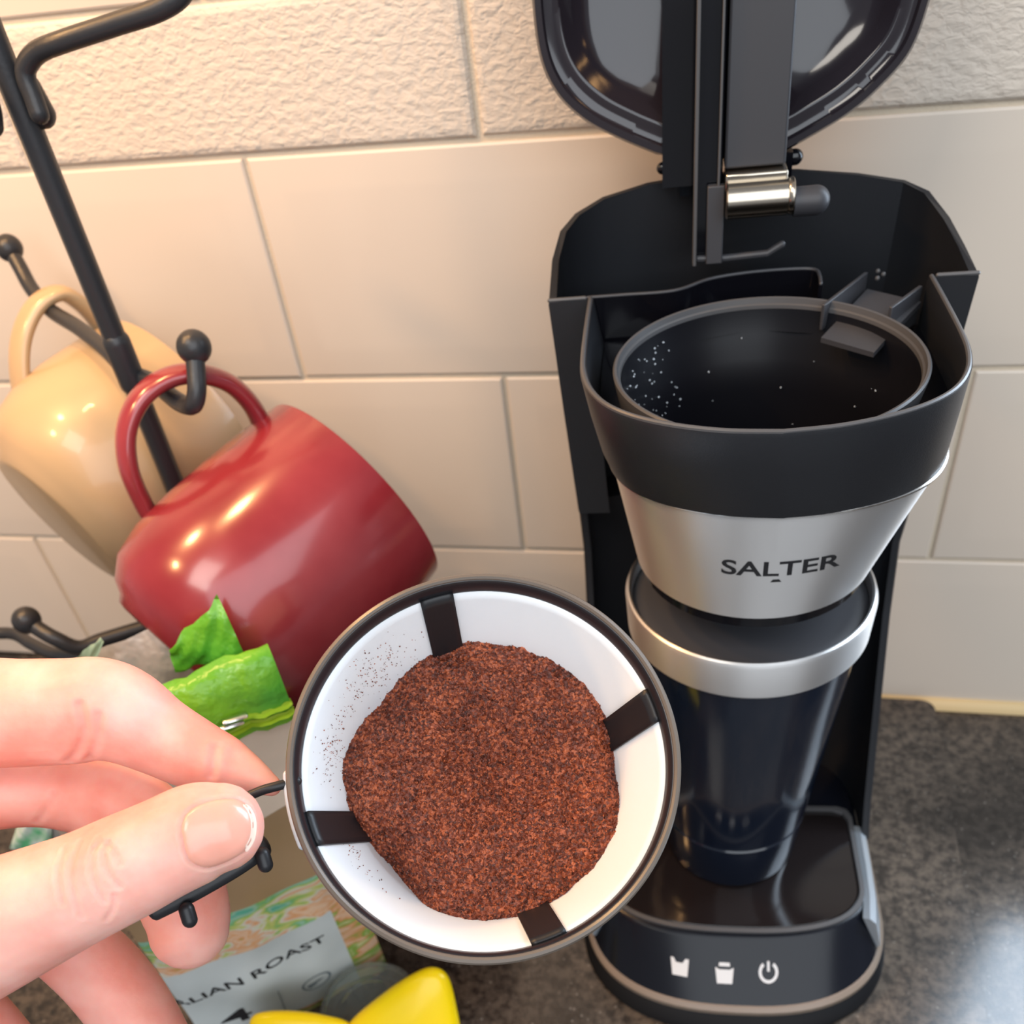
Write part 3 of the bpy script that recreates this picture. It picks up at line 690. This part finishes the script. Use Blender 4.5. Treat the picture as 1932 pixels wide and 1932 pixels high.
quadsheet('pouch_body', [(150, 1236, .350), (395, 1150, .345), (600, 1620, .43), (60, 1600, .415)], M['foil'], pouch, pc, .022, seed=1)
quadsheet('green_corner', [(318, 1225, .326), (412, 1126, .322), (462, 1236, .327), (330, 1268, .334)], M['green'], pouch, pc, .005, seed=2)
quadsheet('edge_seal', [(140, 1242, .340), (190, 1203, .340), (197, 1212, .341), (80, 1420, .37)], mat('pale_green_seal', (.50, .62, .42), .4), pouch, pc, .002, seed=3, wob=.0004)
quadsheet('side_strip', [(70, 1440, .385), (110, 1440, .385), (95, 1620, .41), (18, 1600, .41)], mat('green_white_film', (.10, .42, .20), .35, var=(120, (.70, .75, .72), 2)), pouch, pc, .006, seed=4, wob=.0006)

# clear round lid leaning on the bag, yellow petal-shaped clip
lidc = Vector(at(703, 1917, .424)); cl = empty('clear_lid', tuple(lidc)); tag(cl, 'clear round plastic lid with concentric rings leaning on the coffee bag corner', 'lid')
nrm = (CAM-lidc).normalized()+Vector((-.1, .0, .45)); q = nrm.to_track_quat('Z', 'Y').to_matrix()
pr_ = [(.0001, .0006), (.0128, .0006), (.0134, .0016), (.0150, .0016), (.0156, .0004), (.0186, .0004), (.0192, .0018), (.0205, .0018), (.0210, .0), (.0212, -.005), (.0204, -.005), (.0200, -.0008), (.0001, -.0006)]
V, Fc = lathe([(a*1.13, b*1.13) for a, b in pr_], 96); mesh('lid_disc', [tuple(q @ Vector(v)) for v in V], Fc, M['clear'], cl, ang=30)

clip_c = Vector(at(700, 1990, .405)); clip = empty('bag_clip', tuple(clip_c)); tag(clip, 'glossy bright yellow clip with two rounded lobes lying on the worktop before the coffee bag', 'clip')
def lobe(name, P, d0, th, seed):
    """closed outline in photo pixels, pillow shaped"""
    O_ = catmull(P, 8, True); c = O_.mean(0); rings = []
    cen = np.array(at(c[0], c[1], d0)); nv = np.array(-(ray(c[0], c[1]))); nv = nv/np.linalg.norm(nv)
    base = np.array([np.array(at(x, y, d0+.00003*(y-1900))) for x, y in O_])
    for s, h in ((1, 0), (.985, .35), (.93, .62), (.8, .85), (.55, .97), (.25, 1), (.02, 1)):
        b = base*s+(1-s)*cen; rings.append([tuple(p+nv*th*h-np.array(clip_c)) for p in b])
    rings = [[tuple(np.array(p)-2*nv*th*h*.8) for p, h in zip(r, [hh_]*len(r))] for r, hh_ in list(zip(rings, (0, .35, .62, .85, .97, 1, 1)))[:0:-1]]+rings
    return mesh(name, *loft(rings, True, True, True), M['yellow'], clip, ang=80)
lobe('lobe', [(655, 1960), (662, 1926), (722, 1874), (780, 1836), (818, 1824), (846, 1842), (862, 1900), (870, 1960), (865, 2060), (760, 2110), (670, 2060)], .403, .0085, 0)
lobe('lobe', [(470, 1945), (478, 1916), (510, 1907), (560, 1907), (610, 1914), (660, 1930), (690, 1975), (680, 2060), (560, 2090), (480, 2030)], .402, .0062, 1)
mesh('jaw', *tube([tuple(Vector(at(590, 2040, .402))-clip_c), tuple(Vector(at(760, 2050, .402))-clip_c)], .006, 16), M['yellow'], clip)

# ---------------------------------------------------------------- coffee filter with ground coffee
FC = Vector(at(914, 1432, .2155)); nrm = (CAM-FC).normalized()
upv = (RM @ Vector((0, 1, 0))); upv = (upv-nrm*upv.dot(nrm)).normalized()
tl = math.radians(9.5); fn = (nrm*math.cos(tl)+upv*math.sin(tl)).normalized(); fu = (upv-fn*upv.dot(fn)).normalized(); fx = fu.cross(fn)
FM = Matrix((fx, fu, fn)).transposed().to_4x4(); FM.translation = FC
filt = empty('coffee_filter'); filt.matrix_world = FM @ Matrix.Scale(.001, 4)
tag(filt, 'round white mesh coffee filter with black ribs and rim, held up by the hand', 'coffee filter')
RO = 44.6
mesh('rim', *lathe([(42.0, -8.4), (43.4, -8.6), (44.0, -8.0), (44.5, -1.6), (44.7, -.8), (44.3, 0), (43.6, .25), (43.1, -.1), (42.9, -.7), (42.8, -.75), (42.6, -1.3), (42.5, -4), (42.3, -7.6)], 160, (0, 0), True), M['rim'], filt, ang=25)
mesh('rim_lining', *lathe([(43.1, -.45), (42.8, -.55), (42.4, -1.2), (42.2, -4), (42.0, -7.2), (42.5, -7.2), (42.8, -3)], 160, (0, 0), True), mat('black_rim_lining', (.014, .014, .017), .3), filt, ang=30)
ribA = [19, 106, 201, 290]
def cone_r(z): return 42.1+(z+6.0)*.30
def sector(a0, a1, z0, z1, off, n=24, m=18, wid=None):
    rg = []
    for i in range(m+1):
        z = z0+(z1-z0)*i/m; r = cone_r(z)-off; row = []
        for k in range(n+1):
            if wid is None: a = math.radians(a0+(a1-a0)*k/n)
            else: a = math.radians(a0)+(k/n-.5)*wid/r
            row.append((r*math.cos(a), r*math.sin(a), z))
        rg.append(row)
    return loft(rg, False)
for k, a in enumerate(ribA):
    b = ribA[(k+1) % 4]+(360 if k == 3 else 0)
    p = mesh('mesh_panel', *sector(a, b, -6.0, -62, 0), M['white_mesh'], filt)
    md = p.modifiers.new('thickness', 'SOLIDIFY'); md.thickness = .4; md.offset = 0
    r_ = mesh('rib', *sector(a, a, -5.0, -62, .45, n=6, wid=8.2), M['ribp'], filt); md = r_.modifiers.new('thickness', 'SOLIDIFY'); md.thickness = 1.4; md.offset = 0
mesh('filter_base', *lathe([(.01, -62.5), (22, -62.5), (23, -61), (23, -64), (21.5, -65), (.01, -65)], 64), M['ribp'], filt)
# folding handle (flat black frame) held between thumb and index finger
def FL(x, y, d): return tuple((FM @ Matrix.Scale(.001, 4)).inverted() @ Vector(at(x, y, d)))
h1 = [FL(560, 1474, .2165), FL(520, 1484, .215), FL(480, 1497, .2145), FL(380, 1545, .2135), FL(300, 1610, .213)]
hb = np.array([FL(492, 1592, .2150), FL(440, 1628, .2125), FL(360, 1674, .2112), FL(288, 1710, .2105)]); hb = catmull(hb, 6)
nf = np.array([0, 0, 1.0])
mesh('handle', *join(tube(catmull(h1, 6), 1.15, 10), tube(hb, 3.3, 14, flat=.5, up=nf), tube([FL(300, 1610, .213), FL(280, 1665, .212), FL(285, 1712, .2105)], 1.6, 10)), M['ribp'], filt, ang=50)
mesh('rim_glint', *tube([(44.5*math.cos(math.radians(a)), 44.5*math.sin(math.radians(a)), -2.6) for a in np.linspace(184, 205, 9)], 1.15, 12, flat=1.0), mat('painted_rim_glint', (.50, .56, .62), .15), filt)  # added pale arc: bluish highlight on the rim wall, put into shape and colour
for p in ((352, 1716, .2085), (495, 1612, .2105)):
    a_ = FL(*p); b_ = FL(p[0]+6, p[1]+20, p[2]); mesh('handle_peg', *tube([a_, b_], 1.7, 12, capped=True), M['ribp'], filt)

# ground coffee: displaced mound, local mm in the filter's frame
cof = empty('ground_coffee'); cof.matrix_world = filt.matrix_world.copy()
def vnoise(x, y, s, seed):
    r = np.random.default_rng(seed); G = r.random((256, 256)); X = (x*s+1000) ; Y = (y*s+1000); xi = np.floor(X).astype(int); yi = np.floor(Y).astype(int); fx_ = X-xi; fy_ = Y-yi
    fx_ = fx_*fx_*(3-2*fx_); fy_ = fy_*fy_*(3-2*fy_)
    g = lambda a, b: G[a % 256, b % 256]
    return (g(xi, yi)*(1-fx_)+g(xi+1, yi)*fx_)*(1-fy_)+(g(xi, yi+1)*(1-fx_)+g(xi+1, yi+1)*fx_)*fy_
def coffee_z(x, y):
    z = -25.0+.9*(vnoise(x, y, .10, 1)-.5)*2+1.2*(vnoise(x, y, .22, 2)-.5)*2+.5*(vnoise(x, y, .7, 3)-.5)*2
    # shape of the heap: low at the lower left, notch at the right, ridge down the middle
    z = z-.0022*((x-1)**2+(y+1)**2)
    z = z-13*np.exp(-(((x+28)**2+(y+26)**2)/150))-8.0*np.exp(-(((x-37)**2)/24+((y-3)**2)/60))-5*np.exp(-(((x+30)**2+(y-24)**2)/120))-3.0*np.exp(-((x-26)**2+(y+32)**2)/60)
    z = z+1.6*np.exp(-(((x+8)**2)/160+((y-14)**2)/220))-1.3*np.exp(-(((x+7)**2)/6+((y-4)**2)/120))+1.0*np.exp(-(((x+14)**2+(y+29)**2)/12))
    return z
NR, NA = 210, 640
V = []; Fc = []
rr_, aa = np.meshgrid(np.linspace(0.0, 39.0, NR), np.linspace(0, 2*PI, NA, endpoint=False), indexing='ij')
X, Y = rr_*np.cos(aa), rr_*np.sin(aa); Z = coffee_z(X, Y)
Z = Z+.42*(vnoise(X, Y, 2.1, 5)-.5)*2+.30*(vnoise(X, Y, 4.2, 6)-.5)*2
RR = np.hypot(X, Y); K = np.minimum(1, (cone_r(Z)+.05)/np.maximum(RR, 1e-6)); X = X*K; Y = Y*K
verts = np.stack([X.ravel(), Y.ravel(), Z.ravel()], 1)
i = np.arange(NR-1)[:, None]; k = np.arange(NA)[None, :]
q = np.stack([i*NA+k, i*NA+(k+1) % NA, (i+1)*NA+(k+1) % NA, (i+1)*NA+k], -1).reshape(-1, 4)
me = bpy.data.meshes.new('ground_coffee'); me.from_pydata(verts.tolist(), [], q.tolist()); me.materials.append(M['coffee'])
me.polygons.foreach_set('use_smooth', [True]*len(me.polygons))
bpy.data.objects.remove(cof); cof = bpy.data.objects.new('ground_coffee', me); COL.objects.link(cof); cof.matrix_world = filt.matrix_world.copy()
tag(cof, 'reddish brown ground coffee heaped inside the white mesh filter', 'ground coffee', kind='stuff')
# loose grains: on the heap and dusted on the panels
ico = [(0, 0, 1), (.94, 0, -.33), (-.47, .82, -.33), (-.47, -.82, -.33), (0, 0, -1)]
icf = [(0, 1, 2), (0, 2, 3), (0, 3, 1), (4, 2, 1), (4, 3, 2), (4, 1, 3)]
ico = np.array(ico); GV = []; GF = []
def grain(p, s):
    o = len(GV)*5; A = rng.normal(size=(3, 3)); Q_, _ = np.linalg.qr(A); GV.append((ico*s*rng.uniform(.6, 1.2, (1, 3))) @ Q_+p)
    GF.extend([(a+o, b+o, c+o) for a, b, c in icf])
for _ in range(16000):
    r = 38*math.sqrt(rng.random()); a = rng.uniform(0, 2*PI); x, y = r*math.cos(a), r*math.sin(a); zz = float(coffee_z(np.array(x), np.array(y)))
    if r < cone_r(zz)-.2: grain(np.array([x, y, zz+.15]), rng.uniform(.18, .46))
for _ in range(420):
    c = rng.choice([0, 0, 0, 0, 1, 1, 1, 2]); a0, z0, sa, sz = [(138, -19, 10, 4.5), (172, -19, 7, 4), (215, -22, 10, 2.5), (60, -22, 22, 2.0), (330, -22, 20, 2.0)][c]
    a = math.radians(rng.normal(a0, sa)); zz = min(-10, rng.normal(z0, sz)); r = cone_r(zz)-.45; grain(np.array([r*math.cos(a), r*math.sin(a), zz]), rng.uniform(.08, .26))
GV = np.vstack(GV); me = bpy.data.meshes.new('loose_grains'); me.from_pydata(GV.tolist(), [], GF); me.materials.append(M['coffee'])
gr = bpy.data.objects.new('loose_grains', me); COL.objects.link(gr); gr.parent = cof; gr['kind'] = 'stuff'

# ---------------------------------------------------------------- hand
def chain(pts, sub=10, flat=1.0, n=26):
    """pts: (px, py, depth, radius px)"""
    P = []; Rr = []
    for x, y, d, r in pts: P.append(list(at(x, y, d))+[r*d/F_PX])
    Q = catmull(P, sub); up = np.array(-ray(pts[0][0], pts[0][1]))
    return tube(Q[:, :3], np.maximum(Q[:, 3], .0008), n, flat=flat, up=up)
thumb = [(420, 1560, .2005, 84), (375, 1570, .200, 95), (310, 1600, .199, 97), (240, 1634, .1985, 102), (160, 1672, .199, 106), (60, 1716, .201, 118), (-60, 1768, .204, 134), (-220, 1830, .21, 160), (-420, 1870, .222, 175), (-680, 1880, .236, 165), (-900, 1950, .240, 140)]
index = [(514, 1484, .2215, 20), (470, 1462, .2225, 38), (430, 1448, .2235, 56), (370, 1424, .224, 67), (300, 1388, .224, 76), (235, 1352, .2225, 92), (185, 1338, .222, 99), (130, 1342, .222, 101), (40, 1345, .224, 103), (-80, 1350, .228, 108), (-240, 1400, .234, 118), (-420, 1500, .24, 125), (-650, 1680, .242, 130)]
middle = [(357, 1756, .2390, 74), (352, 1720, .240, 80), (325, 1640, .242, 86), (280, 1570, .2440, 88), (215, 1515, .246, 84), (130, 1497, .247, 71), (30, 1496, .245, 66), (-90, 1510, .244, 80), (-250, 1560, .244, 110), (-430, 1600, .244, 140)]
ring = [(330, 2060, .252, 66), (285, 1970, .253, 72), (235, 1890, .254, 76), (170, 1815, .254, 76), (90, 1755, .252, 74), (-20, 1710, .25, 78), (-200, 1700, .246, 110), (-430, 1700, .244, 150)]
pinky = [(150, 2200, .25, 58), (70, 2080, .25, 66), (-10, 1985, .249, 74), (-90, 1905, .248, 80), (-200, 1840, .246, 100), (-420, 1810, .242, 130), (-650, 1850, .240, 150)]
palm = [(-240, 1600, .230, 130), (-340, 1640, .232, 190), (-480, 1700, .234, 225), (-700, 1800, .236, 220), (-950, 1950, .236, 205), (-1300, 2180, .236, 215)]
V, Fc = join(chain(thumb, flat=.92), chain(index, flat=.92), chain(middle, flat=.95), chain(ring), chain(pinky), chain(palm, flat=.75))
hand = mesh('hand', V, Fc, M['skin'])
md = hand.modifiers.new('r', 'REMESH'); md.mode = 'VOXEL'; md.voxel_size = .00062; md.use_smooth_shade = True
md = hand.modifiers.new('s', 'SMOOTH'); md.factor = .5; md.iterations = 9
dg = bpy.context.evaluated_depsgraph_get(); me2 = bpy.data.meshes.new_from_object(hand.evaluated_get(dg)); hand.modifiers.clear(); hand.data = me2
if not len(me2.materials): me2.materials.append(M['skin'])
me2.polygons.foreach_set('use_smooth', [True]*len(me2.polygons))
co = np.empty(len(me2.vertices)*3); me2.vertices.foreach_get('co', co); co = co.reshape(-1, 3)
no = np.empty(len(me2.vertices)*3); me2.vertex_normals.foreach_get('vector', no); no = no.reshape(-1, 3)
hb_ = BVHTree.FromPolygons([Vector(c) for c in co], [tuple(p.vertices) for p in me2.polygons])
def hit(x, y):
    h = hb_.ray_cast(CAM, ray(x, y)); return h[0], h[1], h[3]
disp = np.zeros(len(co))
def crease(pxs, depth, width):
    P = []
    for x, y in catmull(pxs, 8):
        h = hit(x, y)
        if h[0] is not None: P.append(np.array(h[0]))
    if len(P) < 2: return
    P = np.array(P); m = np.where(np.min(np.linalg.norm(co[:, None, :]-P[None, ::4, :], axis=2), axis=1) < width*4+.004)[0]
    d = np.full(len(m), 1e9)
    for a, b in zip(P[:-1], P[1:]):
        ab = b-a; t = np.clip(((co[m]-a) @ ab)/(ab @ ab+1e-12), 0, 1); d = np.minimum(d, np.linalg.norm(co[m]-a-t[:, None]*ab, axis=1))
    disp[m] -= depth*np.exp(-(d/width)**2)-depth*.35*np.exp(-((d-width*2.2)/width)**2)
for c in ([(185, 1582), (172, 1620), (176, 1660), (196, 1700)], [(205, 1588), (196, 1615), (205, 1648), (226, 1672)], [(150, 1590), (132, 1640), (140, 1690), (152, 1730)],
          [(178, 1600), (192, 1590), (214, 1604), (226, 1630)], [(120, 1600), (108, 1650), (118, 1705)], [(215, 1690), (212, 1715), (200, 1735)]):
    crease(c, .00028, .0005)
for c in ([(150, 1330), (160, 1370), (150, 1410), (128, 1436)], [(185, 1350), (180, 1395), (168, 1430)], [(405, 1412), (402, 1440), (398, 1462)]):
    crease(c, .00045, .0009)
crease([(100, 1500), (85, 1530), (70, 1550)], .0003, .0008)
# nail bed edge on the thumb
nailp = [(346, 1588), (342, 1562), (350, 1538), (372, 1520), (410, 1508), (448, 1508), (470, 1522), (480, 1548), (478, 1580), (462, 1606), (430, 1626), (392, 1638), (362, 1628), (350, 1608)]
crease(nailp+[nailp[0]], .00030, .00045)
co += no*disp[:, None]; me2.vertices.foreach_set('co', co.ravel()); me2.update()
hb_ = BVHTree.FromPolygons([Vector(c) for c in co], [tuple(p.vertices) for p in me2.polygons])
hand.name = 'person'; org = Vector(at(150, 1600, .22))
me2.transform(Matrix.Translation(-org)); hand.location = org
tag(hand, 'fair-skinned hand of a person pinching the filter handle between thumb and index finger', 'person')
def nail(name, P, m, off0, off1, s0=1.0):
    O_ = catmull(P, 5, True); c = O_.mean(0); rg = []
    for s in (1.0, .97, .9, .75, .5, .25, .03):
        row = []
        for x, y in O_:
            xx, yy = c[0]+(x-c[0])*s, c[1]+(y-c[1])*s; h = hit(xx, yy)
            off = off0 if s == 1.0 else off1
            p = h[0] if h[0] is not None else Vector(at(xx, yy, .19))
            n_ = -ray(xx, yy); row.append(tuple(p+n_*off-org))
        rg.append(row)
    return mesh(name, *loft(rg, True, False, True), m, hand, ang=80)
nail('nail', nailp, M['nail'], -.0003, .00028)
nail('nail_edge', [(463, 1516), (474, 1524), (484, 1548), (482, 1582), (468, 1606), (462, 1604), (474, 1580), (476, 1550), (468, 1528), (458, 1518)], M['nailtip'], -.0002, .00022)
